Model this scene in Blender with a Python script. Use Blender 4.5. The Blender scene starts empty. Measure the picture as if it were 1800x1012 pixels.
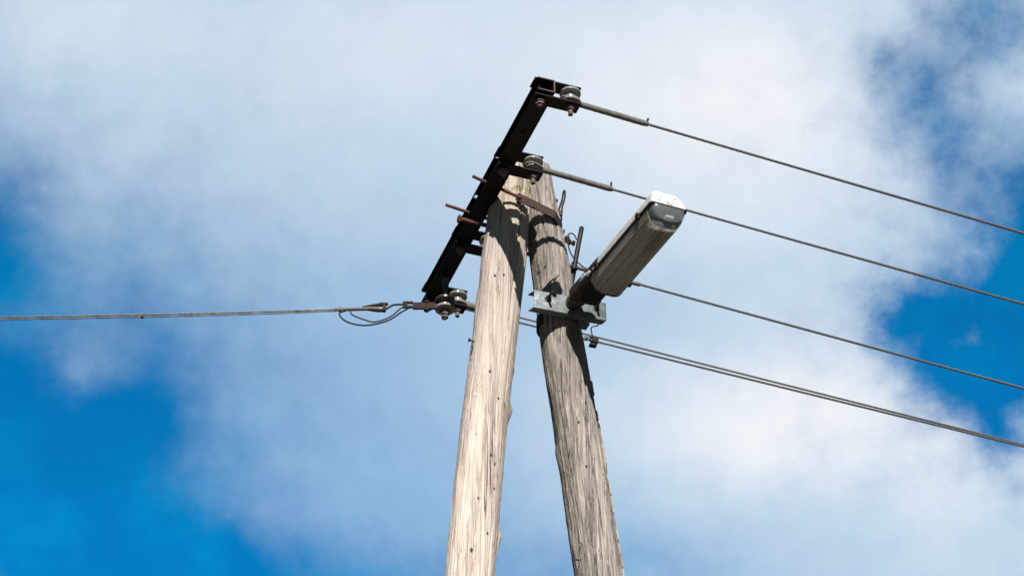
import bpy, bmesh, math, random
from mathutils import Vector, Matrix, noise
R = math.radians
random.seed(7)
scene = bpy.context.scene
COL = scene.collection

# ------------------------------------------------------------------ camera
cam_d = bpy.data.cameras.new("camera"); cam = bpy.data.objects.new("camera", cam_d); COL.objects.link(cam)
cam.location = (0, 0, 1.6); cam.rotation_euler = (R(90 + 36), 0, 0)
cam_d.lens = 85; cam_d.sensor_width = 36; cam_d.clip_start = 0.1; cam_d.clip_end = 5000
scene.camera = cam
SUN_EL = 34.0
SUN_TO = Vector((0.098, -1.029, 0)).normalized() * math.cos(R(SUN_EL)) + Vector((0, 0, math.sin(R(SUN_EL))))
sun_d = bpy.data.lights.new("sun", 'SUN'); sun_d.energy = 5.0; sun_d.angle = R(0.5); sun_d.color = (1.0, 0.95, 0.88)
sun = bpy.data.objects.new("sun", sun_d); COL.objects.link(sun)
sun.rotation_euler = SUN_TO.to_track_quat('Z', 'Y').to_euler(); sun.location = (0, -4, 20)
scene.view_settings.view_transform = 'Standard'; scene.view_settings.look = 'None'
scene.view_settings.exposure = 0.35; scene.view_settings.gamma = 1.0
scene.cycles.max_bounces = 12; scene.cycles.diffuse_bounces = 8; scene.cycles.transparent_max_bounces = 16; scene.cycles.transmission_bounces = 8


# ------------------------------------------------------------------ node helper
class NT:
    def __init__(s, tree): s.t = tree; s.n = tree.nodes; s.n.clear()
    def node(s, typ, **kw):
        n = s.n.new(typ)
        for k, v in kw.items(): setattr(n, k, v)
        return n
    def link(s, a, b): s.t.links.new(a, b)
    def put(s, sock, v):
        if isinstance(v, bpy.types.NodeSocket): s.link(v, sock)
        else:
            if sock.type == 'RGBA' and len(v) == 3: v = (*v, 1)
            sock.default_value = v
    def math(s, op, a, b=0.0, c=None, clamp=False):
        n = s.node('ShaderNodeMath', operation=op, use_clamp=clamp)
        s.put(n.inputs[0], a); s.put(n.inputs[1], b)
        if c is not None: s.put(n.inputs[2], c)
        return n.outputs[0]
    def vmath(s, op, a, b=(0, 0, 0)):
        n = s.node('ShaderNodeVectorMath', operation=op); s.put(n.inputs[0], a)
        if op == 'SCALE': s.put(n.inputs[3], b)
        else: s.put(n.inputs[1], b)
        return n.outputs[1] if op in ('LENGTH', 'DISTANCE', 'DOT_PRODUCT') else n.outputs[0]
    def noise(s, vec, scale, detail=4, rough=0.55, color=False, dist=0.0):
        n = s.node('ShaderNodeTexNoise'); s.put(n.inputs['Vector'], vec)
        n.inputs['Scale'].default_value = scale; n.inputs['Detail'].default_value = detail
        n.inputs['Roughness'].default_value = rough; n.inputs['Distortion'].default_value = dist
        return n.outputs['Color'] if color else n.outputs[0]
    def voro(s, vec, scale, feature='F1'):
        n = s.node('ShaderNodeTexVoronoi', feature=feature); s.put(n.inputs['Vector'], vec)
        n.inputs['Scale'].default_value = scale
        return n
    def smooth(s, v, lo, hi, a=0.0, b=1.0):
        n = s.node('ShaderNodeMapRange', interpolation_type='SMOOTHSTEP'); s.put(n.inputs[0], v)
        n.inputs[1].default_value = lo; n.inputs[2].default_value = hi
        n.inputs[3].default_value = a; n.inputs[4].default_value = b
        return n.outputs[0]
    def mix(s, f, a, b, mode='MIX'):
        n = s.node('ShaderNodeMix', data_type='RGBA', blend_type=mode); s.put(n.inputs[0], f)
        s.put(n.inputs[6], a); s.put(n.inputs[7], b)
        return n.outputs[2]
    def ramp(s, f, stops):
        n = s.node('ShaderNodeValToRGB'); s.put(n.inputs[0], f)
        e = n.color_ramp.elements
        while len(e) < len(stops): e.new(0.5)
        for i, (p, c) in enumerate(stops): e[i].position = p; e[i].color = (*c, 1)
        return n.outputs[0]
    def mapping(s, vec, scale=(1, 1, 1), loc=(0, 0, 0), rot=(0, 0, 0)):
        n = s.node('ShaderNodeMapping'); s.put(n.inputs[0], vec)
        n.inputs[1].default_value = loc; n.inputs[2].default_value = rot; n.inputs[3].default_value = scale
        return n.outputs[0]
    def bump(s, h, strength, dist):
        n = s.node('ShaderNodeBump'); s.put(n.inputs['Height'], h)
        n.inputs['Strength'].default_value = strength; n.inputs['Distance'].default_value = dist
        return n.outputs[0]


def material(name):
    m = bpy.data.materials.new(name); m.use_nodes = True
    t = NT(m.node_tree)
    out = t.node('ShaderNodeOutputMaterial'); b = t.node('ShaderNodeBsdfPrincipled')
    t.link(b.outputs[0], out.inputs[0])
    return m, t, b


# ------------------------------------------------------------------ sky and clouds
world = bpy.data.worlds.new("World"); scene.world = world; world.use_nodes = True
T = NT(world.node_tree)
wout = T.node('ShaderNodeOutputWorld'); bg = T.node('ShaderNodeBackground'); T.link(bg.outputs[0], wout.inputs[0])
SKY_STRENGTH = 0.06
bg.inputs[1].default_value = SKY_STRENGTH
sky = T.node('ShaderNodeTexSky', sky_type='NISHITA'); sky.sun_disc = False
sky.sun_elevation = R(SUN_EL); sky.sun_rotation = math.atan2(SUN_TO.x, SUN_TO.y)
sky.air_density = 1.0; sky.dust_density = 0.3; sky.ozone_density = 3.0; sky.altitude = 400
dirv = T.node('ShaderNodeTexCoord').outputs['Generated']
# a chart of the part of the sky that lies north at 36 degrees of elevation (units: about 13.5 degrees)
rd = T.mapping(dirv, rot=(R(-36), 0, 0))
sep = T.node('ShaderNodeSeparateXYZ'); T.link(rd, sep.inputs[0])
yy = T.math('MAXIMUM', sep.outputs[1], 0.05)
cu = T.math('MULTIPLY', T.math('DIVIDE', sep.outputs[0], yy), 4.25)
cv = T.math('MULTIPLY', T.math('DIVIDE', sep.outputs[2], yy), 4.25)
cmb = T.node('ShaderNodeCombineXYZ'); T.link(cu, cmb.inputs[0]); T.link(cv, cmb.inputs[1])
chart = cmb.outputs[0]
wn = T.noise(chart, 3.2, 6, 0.56, True)
warp = T.vmath('SCALE', T.vmath('SUBTRACT', wn, (0.5, 0.5, 0.5)), 0.17)
wn2 = T.noise(T.mapping(chart, loc=(3.1, 7.7, 0)), 9.0, 6, 0.6, True)
warp2 = T.vmath('SCALE', T.vmath('SUBTRACT', wn2, (0.5, 0.5, 0.5)), 0.10)
pw = T.vmath('ADD', chart, T.vmath('ADD', warp, warp2))
flat = T.node('ShaderNodeVectorMath', operation='MULTIPLY'); T.link(pw, flat.inputs[0]); flat.inputs[1].default_value = (1, 1, 0)
pw = flat.outputs[0]

def blobs(items, p):
    acc = None
    for (x, y, rx, ry, a) in items:
        q = T.vmath('SUBTRACT', p, (x, y, 0)); q = T.vmath('MULTIPLY', q, (1 / rx, 1 / ry, 0))
        l2 = T.vmath('DOT_PRODUCT', q, q)
        g = T.math('MULTIPLY', T.math('EXPONENT', T.math('MULTIPLY', l2, -1.0)), a)
        acc = g if acc is None else T.math('ADD', acc, g)
    return acc

gaps = [(-0.95, 0.11, .16, .15, .85), (-0.95, -0.17, .20, .17, .62), (-0.90, -0.42, .30, .24, .85),
        (-0.65, -0.22, .10, .13, .50), (-0.60, -0.51, .28, .13, .60), (-0.28, -0.54, .26, .10, .35),
        (-0.62, -0.24, .44, .44, .56), (-0.72, 0.02, .22, .20, .22), (0.02, -0.52, .18, .14, .40), (-0.30, -0.50, .34, .10, .22), (-0.93, 0.40, .10, .40, .20),
        (0.86, 0.49, .12, .08, .45), (0.67, 0.39, .09, .07, .38), (0.73, 0.34, .09, .13, .36), (0.73, 0.24, .07, .08, .28), (0.85, 0.38, .12, .14, .22),
        (0.88, -0.03, .16, .15, .98), (0.74, -0.13, .11, .12, .88), (0.90, -0.15, .09, .08, .80), (0.86, -0.27, .06, .07, .80),
        (0.70, -0.04, .08, .07, .55), (0.90, 0.12, .07, .13, .55), (0.84, 0.19, .16, .28, .46), (0.26, -0.50, .16, .07, .34),
        (0.79, -0.085, .06, .035, -.60), (0.76, 0.13, .08, .05, -.22), (-0.74, -0.12, .07, .06, -.30), (0.90, 0.34, .10, .05, -.35)]
hole = blobs(gaps, pw)
fn = T.noise(chart, 5.5, 8, 0.64)
amp = T.smooth(cu, 0.2, 0.75, 0.38, 0.85)
fn2 = T.noise(T.mapping(chart, loc=(1.7, 4.2, 0)), 11.0, 7, 0.6)
hole = T.math('ADD', hole, T.math('MULTIPLY', T.math('SUBTRACT', fn, 0.5), amp))
hole = T.math('ADD', hole, T.math('MULTIPLY', T.math('SUBTRACT', fn2, 0.5), T.math('MULTIPLY', amp, 1.25)))
blue_f = T.smooth(hole, -0.20, 1.28)
lights = [(0.40, 0.33, .32, .24, .50), (0.44, -0.24, .26, .13, .55), (0.76, -0.28, .16, .14, .35), (-0.26, 0.42, .26, .15, .22),
          (-0.76, 0.45, .22, .10, .20), (-0.20, -0.08, .38, .26, -.26), (0.20, -0.06, .25, .10, -.12), (0.06, 0.42, .30, .15, .10),
          (0.38, -0.45, .3, .12, -.18), (-0.2, -0.35, .3, .15, -.24), (-0.02, 0.12, .35, .20, .08)]
bn = T.noise(chart, 2.6, 8, 0.58)
lum = T.math('ADD', blobs(lights, pw), T.math('MULTIPLY', T.math('SUBTRACT', bn, 0.5), 0.36))
lum = T.math('ADD', lum, T.math('MULTIPLY', T.math('SUBTRACT', fn2, 0.5), T.math('MULTIPLY', amp, 0.42)))
lum = T.math('ADD', lum, 0.45, clamp=True)
CL = 0.785 / SKY_STRENGTH
cloud_c = T.ramp(lum, [(0.0, (.29, .50, .77)), (0.42, (.54, .69, .835)), (1.0, (.90, .93, .965))])
cloud_c = T.vmath('SCALE', cloud_c, CL)
clear_c = T.mix(1.0, sky.outputs[0], (0.02, 1.42, 2.00), 'MULTIPLY')
# only this bank of cloud; clear sky elsewhere, dimmed to deepen the shadows
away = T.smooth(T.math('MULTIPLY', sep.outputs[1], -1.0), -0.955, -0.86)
veil = T.noise(T.mapping(chart, loc=(5.5, 1.2, 0)), 4.5, 6, 0.58)
clear_c = T.mix(T.smooth(veil, .42, .68, 0, .75), clear_c, T.vmath('MULTIPLY', clear_c, (1.0, 1.40, 1.18)))
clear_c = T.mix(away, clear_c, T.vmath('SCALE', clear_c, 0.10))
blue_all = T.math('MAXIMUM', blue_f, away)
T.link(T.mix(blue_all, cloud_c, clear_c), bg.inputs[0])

# ------------------------------------------------------------------ frame of the A-pole
# x runs along the poles' own plane, y away from the viewer, z up
ORG = Vector((0.0443, 8.1999, 0)); AL = R(20)
def V(d, n, z): return Vector((d, -n, z))
FR = Matrix.Translation(ORG) @ Matrix.Rotation(AL, 4, 'Z')

def thing(name, label, cat, base, group=None):
    o = bpy.data.objects.new(name, None); COL.objects.link(o); o.empty_display_size = 0.05
    o.location = FR @ Vector(base); o.rotation_euler = (0, 0, AL)
    o['label'] = label; o['category'] = cat
    if group: o['group'] = group
    o['base'] = list(base)
    return o

def root_of(o):
    while o.parent: o = o.parent
    return o

def part(name, bm, mat, parent, label=None, smooth=True, angle=38):
    b = Vector(root_of(parent)['base'])
    bm.transform(Matrix.Translation(-b))
    bmesh.ops.recalc_face_normals(bm, faces=bm.faces)
    me = bpy.data.meshes.new(name); bm.to_mesh(me); bm.free()
    me.materials.append(mat)
    if smooth:
        for p in me.polygons: p.use_smooth = True
        try: me.set_sharp_from_angle(angle=R(angle))
        except Exception: pass
    o = bpy.data.objects.new(name, me); COL.objects.link(o); o.parent = parent
    if label: o['label'] = label
    return o

def copy_tree(o, parent=None):
    c = o.copy(); COL.objects.link(c); c.parent = parent
    for ch in list(o.children): copy_tree(ch, c)
    return c

# ------------------------------------------------------------------ mesh helpers
def box(bm, c, size, rot=None, bev=0.0):
    t = bmesh.new(); bmesh.ops.create_cube(t, size=1.0)
    for v in t.verts: v.co = Vector((v.co.x * size[0], v.co.y * size[1], v.co.z * size[2]))
    if bev: bmesh.ops.bevel(t, geom=t.edges[:], offset=bev, segments=2, affect='EDGES', profile=0.6)
    M = Matrix.Translation(Vector(c)) @ (rot.to_4x4() if rot is not None else Matrix.Identity(4))
    t.transform(M); merge(bm, t)

def merge(bm, t):
    me = bpy.data.meshes.new("tmp"); t.to_mesh(me); t.free(); bm.from_mesh(me); bpy.data.meshes.remove(me)

def frames(pts):
    pts = [Vector(p) for p in pts]; tg = []
    for i in range(len(pts)):
        a = pts[max(i - 1, 0)]; b = pts[min(i + 1, len(pts) - 1)]
        tg.append((b - a).normalized())
    up = Vector((0, 0, 1)) if abs(tg[0].z) < 0.9 else Vector((1, 0, 0))
    n = (up - tg[0] * up.dot(tg[0])).normalized(); out = []
    for t in tg:
        n = (n - t * n.dot(t)).normalized(); out.append((t, n, t.cross(n)))
    return pts, out

def tube(bm, pts, r, seg=10, caps=True, phase=0.0):
    pts, fr = frames(pts); rr = r if isinstance(r, (list, tuple)) else [r] * len(pts); rings = []
    for p, (t, n, b), q in zip(pts, fr, rr):
        rings.append([bm.verts.new(p + (n * math.cos(a) + b * math.sin(a)) * q) for a in [phase + 2 * math.pi * k / seg for k in range(seg)]])
    for A, B in zip(rings, rings[1:]):
        for k in range(seg): bm.faces.new((A[k], A[(k + 1) % seg], B[(k + 1) % seg], B[k]))
    if caps: bm.faces.new(rings[0][::-1]); bm.faces.new(rings[-1])

def curve(pts, n=12):
    P = [Vector(p) for p in pts]; P = [P[0] * 2 - P[1]] + P + [P[-1] * 2 - P[-2]]; out = []
    for i in range(1, len(P) - 2):
        for k in range(n):
            t = k / n; a, b, c, d = P[i - 1:i + 3]
            out.append(0.5 * ((2 * b) + (c - a) * t + (2 * a - 5 * b + 4 * c - d) * t * t + (3 * b - a - 3 * c + d) * t ** 3))
    out.append(P[-2]); return out

def lathe(bm, prof, c=(0, 0, 0), seg=40, axis=None):
    Rm = axis if axis is not None else Matrix.Identity(3); c = Vector(c); rings = []
    for (r, z) in prof:
        rings.append([bm.verts.new(c + Rm @ Vector((r * math.cos(2 * math.pi * k / seg), r * math.sin(2 * math.pi * k / seg), z))) for k in range(seg)])
    for A, B in zip(rings, rings[1:]):
        for k in range(seg): bm.faces.new((A[k], A[(k + 1) % seg], B[(k + 1) % seg], B[k]))
    if prof[0][0] > 1e-6: bm.faces.new(rings[0][::-1])
    if prof[-1][0] > 1e-6: bm.faces.new(rings[-1])

def toward(d):
    return Vector(d).normalized().to_track_quat('Z', 'Y').to_matrix()

def hexnut(bm, c, axis, r, h, washer=0.0):
    Rm = toward(axis)
    t = bmesh.new(); lathe(t, [(r * 0.86, -h / 2), (r, -h / 2 + h * .16), (r, h / 2 - h * .16), (r * 0.86, h / 2)], seg=6); t.transform(Matrix.Translation(Vector(c)) @ Rm.to_4x4()); merge(bm, t)
    if washer:
        w = bmesh.new(); lathe(w, [(washer, -0.0012), (washer, 0.0012)], (0, 0, -h / 2 - 0.0012), 24); w.transform(Matrix.Translation(Vector(c)) @ Rm.to_4x4()); merge(bm, w)

def threaded(bm, a, b, r, pitch=0.0035, seg=12):
    a = Vector(a); b = Vector(b); L = (b - a).length; n = max(4, int(L / pitch * 2)); pts = []; rr = []
    for i in range(n + 1): pts.append(a.lerp(b, i / n)); rr.append(r * (1.0 if i % 2 else 0.90))
    tube(bm, pts, rr, seg)

def twisted(bm, pts, r, lay=0.16, strands=5, seg=6, ang0=0.0):
    """a rope of strands wound round the line pts"""
    P, fr = frames(pts); L = [0.0]
    for a, b in zip(P, P[1:]): L.append(L[-1] + (b - a).length)
    rs = r * (0.50 if strands < 5 else 0.42)
    for s in range(strands):
        q = []
        for p, (t, n, b), l in zip(P, fr, L):
            a = ang0 + 2 * math.pi * (s / strands + l / lay); q.append(p + (n * math.cos(a) + b * math.sin(a)) * (r - rs))
        tube(bm, q, rs, seg)

def sample(a, b, n, sag=0.0):
    a = Vector(a); b = Vector(b)
    return [a.lerp(b, i / n) - Vector((0, 0, sag * 4 * (i / n) * (1 - i / n))) for i in range(n + 1)]

# ------------------------------------------------------------------ materials
def wood_mat(name, seed, pale, mid, dark, rot=None, moss=0.0, low_pale=None, fleck=.5, pits=()):
    m, t, b = material(name)
    o = t.node('ShaderNodeTexCoord').outputs['Object']
    o = t.vmath('ADD', o, (0, 0, 0))
    w = t.noise(t.mapping(o, (3, 3, .6), (seed, 0, 0)), 1.0, 3, .5, True)
    ow = t.vmath('ADD', o, t.vmath('SCALE', t.vmath('SUBTRACT', w, (.5, .5, .5)), .016))
    big = t.noise(t.mapping(ow, (9, 9, 1.4), (seed, 1, 2)), 1.0, 4, .6)
    grain = t.noise(t.mapping(ow, (105, 105, .85), (seed, 4, 2)), 1.0, 5, .62)
    fine = t.noise(t.mapping(ow, (250, 250, 2.4), (seed, 9, 2)), 1.0, 3, .65)
    speck = t.noise(t.mapping(ow, (330, 330, 70), (seed, 9, 2)), 1.0, 3, .7)
    f = t.math('ADD', t.math('MULTIPLY', grain, .55), t.math('MULTIPLY', fine, .32))
    f = t.math('ADD', f, t.math('MULTIPLY', big, .35))
    f = t.math('SUBTRACT', f, .12)
    c = t.ramp(f, [(0.28, dark), (0.46, mid), (0.62, pale), (0.85, tuple(min(1, x * 1.12) for x in pale))])
    # thin dark checks that run with the grain
    ck = t.noise(t.mapping(ow, (30, 30, .40), (seed, 3, 8)), 1.0, 2, .4)
    line = t.math('ABSOLUTE', t.math('SUBTRACT', ck, .5))
    gate = t.smooth(t.noise(t.mapping(o, (15, 15, .9), (seed, 6, 1)), 1.0, 2, .5), .50, .62)
    crack = t.math('MULTIPLY', t.smooth(line, .002, .011, 1.0, 0.0), gate)
    ck2 = t.noise(t.mapping(ow, (120, 120, 1.0), (seed, 5, 3)), 1.0, 2, .5)
    crack2 = t.math('MULTIPLY', t.smooth(t.math('ABSOLUTE', t.math('SUBTRACT', ck2, .5)), .0, .035, 1.0, 0.0),
                    t.smooth(t.noise(t.mapping(o, (30, 30, 2.2), (seed, 2, 1)), 1.0, 2, .5), .45, .62))
    c = t.mix(t.math('MULTIPLY', crack2, fleck), c, tuple(x * .35 for x in dark))
    c = t.mix(t.math('MULTIPLY', crack, .92), c, tuple(x * .12 for x in dark))
    c = t.mix(t.smooth(speck, .58, .72, 0, .55), c, tuple(x * .5 for x in dark))
    # dark borer holes
    vo = t.voro(t.mapping(o, (13, 13, 6.5), (seed, 0, 0)), 1.0)
    hole_ = t.smooth(vo.outputs['Distance'], .055, .075, 1.0, 0.0)
    c = t.mix(t.math('MULTIPLY', hole_, .9), c, (.012, .009, .007))
    pit = None
    for q in pits:
        dq = t.vmath('MULTIPLY', t.vmath('SUBTRACT', o, q), (1, .35, .6))
        e = t.smooth(t.vmath('LENGTH', dq), .0030, .0058, 1.0, 0.0)
        pit = e if pit is None else t.math('MAXIMUM', pit, e)
    sp = t.node('ShaderNodeSeparateXYZ'); t.link(o, sp.inputs[0])
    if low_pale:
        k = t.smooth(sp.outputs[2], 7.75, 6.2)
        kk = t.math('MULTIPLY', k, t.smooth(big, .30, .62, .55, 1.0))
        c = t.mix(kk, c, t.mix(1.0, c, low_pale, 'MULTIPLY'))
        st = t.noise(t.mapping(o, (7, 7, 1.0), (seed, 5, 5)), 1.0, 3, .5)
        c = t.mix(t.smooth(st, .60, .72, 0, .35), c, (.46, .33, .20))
    if rot:
        st = t.noise(t.mapping(o, (8, 8, .9), (seed, 5, 5)), 1.0, 4, .6)
        c = t.mix(t.smooth(st, .50, .68, 0, .75), c, rot)
    if moss:
        mz = t.smooth(sp.outputs[2], 7.92, 8.02)
        mz = t.math('MULTIPLY', mz, t.smooth(sp.outputs[2], 8.13, 8.04))
        mn = t.math('MULTIPLY', mz, t.smooth(t.noise(o, 26, 4, .6), .44, .60))
        c = t.mix(t.math('MULTIPLY', mn, moss), c, (.17, .17, .03))
    if pit is not None: c = t.mix(t.math('MULTIPLY', pit, .95), c, (.010, .008, .007))
    t.link(c, b.inputs['Base Color'])
    b.inputs['Roughness'].default_value = .88; b.inputs['Specular IOR Level'].default_value = .25
    h = t.math('SUBTRACT', t.math('ADD', t.math('MULTIPLY', grain, .7), t.math('MULTIPLY', fine, .5)), t.math('MULTIPLY', crack, .8))
    h = t.math('SUBTRACT', h, t.math('MULTIPLY', crack2, .35))
    h = t.math('SUBTRACT', h, t.math('MULTIPLY', hole_, .9))
    t.link(t.bump(h, .9, .006), b.inputs['Normal'])
    return m

def metal_mat(name, base, spot, rough=.6, metallic=.0, scale=40, lo=.45, hi=.65, amt=1.0, spec=.5, bumpd=.0012, dirt=None):
    m, t, b = material(name)
    o = t.node('ShaderNodeTexCoord').outputs['Object']
    n1 = t.noise(o, scale, 6, .65); n2 = t.noise(o, scale * 4.5, 4, .6)
    c = t.mix(t.smooth(n1, lo, hi, 0, amt), base, spot)
    c = t.mix(t.smooth(n2, .35, .70, 0, .45), c, tuple(x * .55 for x in base))
    if dirt:
        n3 = t.noise(t.mapping(o, (1, 1, 1), (4, 4, 4)), scale * 1.7, 6, .7)
        c = t.mix(t.smooth(n3, .56, .66, 0, .8), c, dirt)
    t.link(c, b.inputs['Base Color'])
    b.inputs['Metallic'].default_value = metallic; b.inputs['Specular IOR Level'].default_value = spec
    t.link(t.math('ADD', t.math('MULTIPLY', n1, .3), rough - .15), b.inputs['Roughness'])
    t.link(t.bump(t.math('ADD', n1, t.math('MULTIPLY', n2, .5)), .8, bumpd), b.inputs['Normal'])
    return m

M = {}
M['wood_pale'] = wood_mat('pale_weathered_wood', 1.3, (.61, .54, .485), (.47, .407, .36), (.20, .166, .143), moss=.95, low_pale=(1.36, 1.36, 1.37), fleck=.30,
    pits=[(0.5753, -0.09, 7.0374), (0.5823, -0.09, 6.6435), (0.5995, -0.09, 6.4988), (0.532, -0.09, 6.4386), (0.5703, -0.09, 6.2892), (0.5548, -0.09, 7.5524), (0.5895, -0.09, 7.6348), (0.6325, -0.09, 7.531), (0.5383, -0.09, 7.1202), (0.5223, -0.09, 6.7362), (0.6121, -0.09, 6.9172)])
M['wood_grey'] = wood_mat('grey_weathered_wood', 6.1, (.54, .49, .447), (.265, .235, .212), (.042, .037, .034), rot=(.125, .107, .094), fleck=.8,
    pits=[(-0.8872, -0.088, 6.4942), (-0.8541, -0.088, 6.8809), (-0.9292, -0.088, 7.1456), (-0.8261, -0.088, 6.6774), (-0.9676, -0.088, 7.7761)])
M['bark'] = wood_mat('split_bark_edge', 3.3, (.55, .50, .40), (.36, .32, .25), (.10, .085, .065))
M['arm'] = metal_mat('dark_painted_steel', (.009, .008, .008), (.026, .014, .011), .60, 0, 22, .50, .66, .9, .22)
M['rust'] = metal_mat('rusty_steel', (.115, .066, .054), (.21, .105, .070), .85, 0, 45, .45, .62, .9, .2, .002)
M['nut'] = metal_mat('dull_rusty_nut', (.16, .125, .115), (.10, .06, .048), .7, 0, 60, .45, .65, .8, .3)
M['rust_dark'] = metal_mat('dark_rusty_steel', (.030, .022, .020), (.065, .036, .026), .8, 0, 60, .45, .65, .8, .25)
M['rust_plate'] = metal_mat('rust_patched_strap', (.042, .037, .036), (.082, .045, .033), .8, 0, 40, .44, .56, 1.0, .25, .0025, (.035, .022, .018))
M['porcelain'] = metal_mat('glazed_porcelain', (.30, .30, .28), (.15, .14, .125), .16, 0, 30, .5, .7, .8, .5, .0004, (.16, .14, .11))
M['porcelain_brown'] = metal_mat('brown_glazed_porcelain', (.075, .055, .045), (.13, .10, .08), .28, 0, 30, .5, .7, .7, .5, .0004)
M['galv'] = metal_mat('galvanised_steel', (.19, .222, .238), (.105, .125, .135), .52, .30, 22, .40, .60, 1.0, .5, .0006, (.28, .305, .31))
M['wire'] = metal_mat('bare_aluminium_strand', (.205, .212, .222), (.13, .135, .142), .5, .3, 60, .45, .65, .8, .5, .0003)
M['wire_dark'] = metal_mat('dark_weathered_strand', (.085, .09, .097), (.045, .047, .05), .5, .2, 60, .45, .65, .8, .5, .0003)
M['sleeve'] = metal_mat('weathered_grey_sleeve', (.21, .20, .185), (.12, .113, .10), .75, 0, 60, .45, .62, .9, .3, .001)
M['black'] = metal_mat('black_rubber', (.014, .014, .015), (.03, .03, .03), .55, 0, 50, .5, .7, .8, .35)
M['housing'] = metal_mat('dirty_grey_housing', (.034, .031, .031), (.085, .082, .08), .62, 0, 35, .52, .68, .8, .3, .0006, (.022, .019, .017))
M['canopy'] = metal_mat('lichen_speckled_canopy', (.70, .70, .69), (.82, .82, .81), .6, 0, 30, .4, .6, 1.0, .35, .0015, (.10, .095, .09))

m, t, b = material('dirty_ribbed_acrylic')
o = t.node('ShaderNodeTexCoord').outputs['Object']
ol = t.mapping(o, (1, 1, 1), (0, 0, 0), (0, 0, R(-2.87)))
s1 = t.noise(t.mapping(ol, (70, .9, 20)), 1.0, 4, .6); s2 = t.noise(t.mapping(ol, (190, .7, 40)), 1.0, 2, .5)
s3 = t.noise(t.mapping(ol, (22, 3, 10)), 1.0, 5, .6)
c = t.ramp(s1, [(.33, (.50, .49, .465)), (.5, (.68, .665, .64)), (.68, (.78, .77, .75))])
c = t.mix(t.smooth(s3, .45, .68, 0, .55), c, (.42, .33, .24))
c = t.mix(t.smooth(s2, .60, .70, 0, .75), c, (.86, .83, .78))
t.link(c, b.inputs['Base Color'])
b.inputs['Roughness'].default_value = .35
bmp = t.bump(t.math('ADD', s1, t.math('MULTIPLY', s2, .5)), .4, .001)
t.link(bmp, b.inputs['Normal'])
tl = t.node('ShaderNodeBsdfTranslucent'); t.link(t.vmath('MULTIPLY', c, (1.25, 1.25, 1.25)), tl.inputs[0])
tp = t.node('ShaderNodeBsdfTransparent'); t.link(t.mix(.6, c, (.90, .86, .78)), tp.inputs[0])
mx = t.node('ShaderNodeMixShader'); mx.inputs[0].default_value = .18; t.link(tl.outputs[0], mx.inputs[1]); t.link(tp.outputs[0], mx.inputs[2])
m2 = t.node('ShaderNodeMixShader'); m2.inputs[0].default_value = .66; t.link(b.outputs[0], m2.inputs[1]); t.link(mx.outputs[0], m2.inputs[2])
t.link(m2.outputs[0], [n_ for n_ in t.n if n_.type == 'OUTPUT_MATERIAL'][0].inputs[0])
M['acrylic'] = m

m, t, b = material('clear_end_window')
o = t.node('ShaderNodeTexCoord').outputs['Object']
n = t.noise(o, 30, 4, .6)
t.link(t.mix(n, (.34, .37, .385), (.20, .225, .24)), b.inputs['Base Color']); b.inputs['Roughness'].default_value = .12
b.inputs['Specular IOR Level'].default_value = .7
tp = t.node('ShaderNodeBsdfTransparent'); tp.inputs[0].default_value = (.86, .91, .93, 1)
m2 = t.node('ShaderNodeMixShader'); m2.inputs[0].default_value = .58; t.link(b.outputs[0], m2.inputs[1]); t.link(tp.outputs[0], m2.inputs[2])
t.link(m2.outputs[0], [n_ for n_ in t.n if n_.type == 'OUTPUT_MATERIAL'][0].inputs[0])
M['window'] = m

m, t, b = material('white_reflector')
o = t.node('ShaderNodeTexCoord').outputs['Object']
n = t.noise(o, 25, 4, .6)
t.link(t.mix(n, (.86, .86, .85), (.76, .76, .75)), b.inputs['Base Color']); b.inputs['Roughness'].default_value = .4
M['reflector'] = m
m, t, b = material('frosted_white_glass')
o = t.node('ShaderNodeTexCoord').outputs['Object']
t.link(t.mix(t.noise(o, 40, 3, .5), (.86, .86, .85), (.78, .78, .77)), b.inputs['Base Color']); b.inputs['Roughness'].default_value = .2
M['tube_glass'] = m
m, t, b = material('grey_end_tray')
o = t.node('ShaderNodeTexCoord').outputs['Object']
t.link(t.mix(t.noise(o, 35, 4, .6), (.30, .31, .31), (.17, .175, .18)), b.inputs['Base Color']); b.inputs['Roughness'].default_value = .45
M['tray'] = m

m, t, b = material('dry_gravelly_grass')
o = t.node('ShaderNodeTexCoord').outputs['Object']
n = t.noise(o, .35, 8, .65); n2 = t.noise(o, 9, 6, .7)
c = t.mix(n, (.066, .062, .044), (.094, .085, .063)); c = t.mix(t.smooth(n2, .4, .7, 0, .5), c, (.060, .064, .034))
t.link(c, b.inputs['Base Color']); b.inputs['Roughness'].default_value = .95; t.link(t.bump(n2, 1, .05), b.inputs['Normal'])
M['grass'] = m

t = NT.__new__(NT); t.t = M['arm'].node_tree; t.n = t.t.nodes
b = [n_ for n_ in t.n if n_.type == 'BSDF_PRINCIPLED'][0]
M['arm_end'] = M['arm'].copy(); M['arm_end'].name = 'dark_steel_with_rusty_cut_ends'
t.t = M['arm_end'].node_tree; t.n = t.t.nodes
b = [n_ for n_ in t.n if n_.type == 'BSDF_PRINCIPLED'][0]
src = b.inputs['Base Color'].links[0].from_socket
sp = t.node('ShaderNodeSeparateXYZ'); t.link(t.node('ShaderNodeTexCoord').outputs['Object'], sp.inputs[0])
f = t.smooth(t.math('ABSOLUTE', t.math('ADD', sp.outputs[1], .02)), .7796, .7815)
t.link(t.mix(f, src, (.12, .078, .070)), b.inputs['Base Color'])
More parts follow.
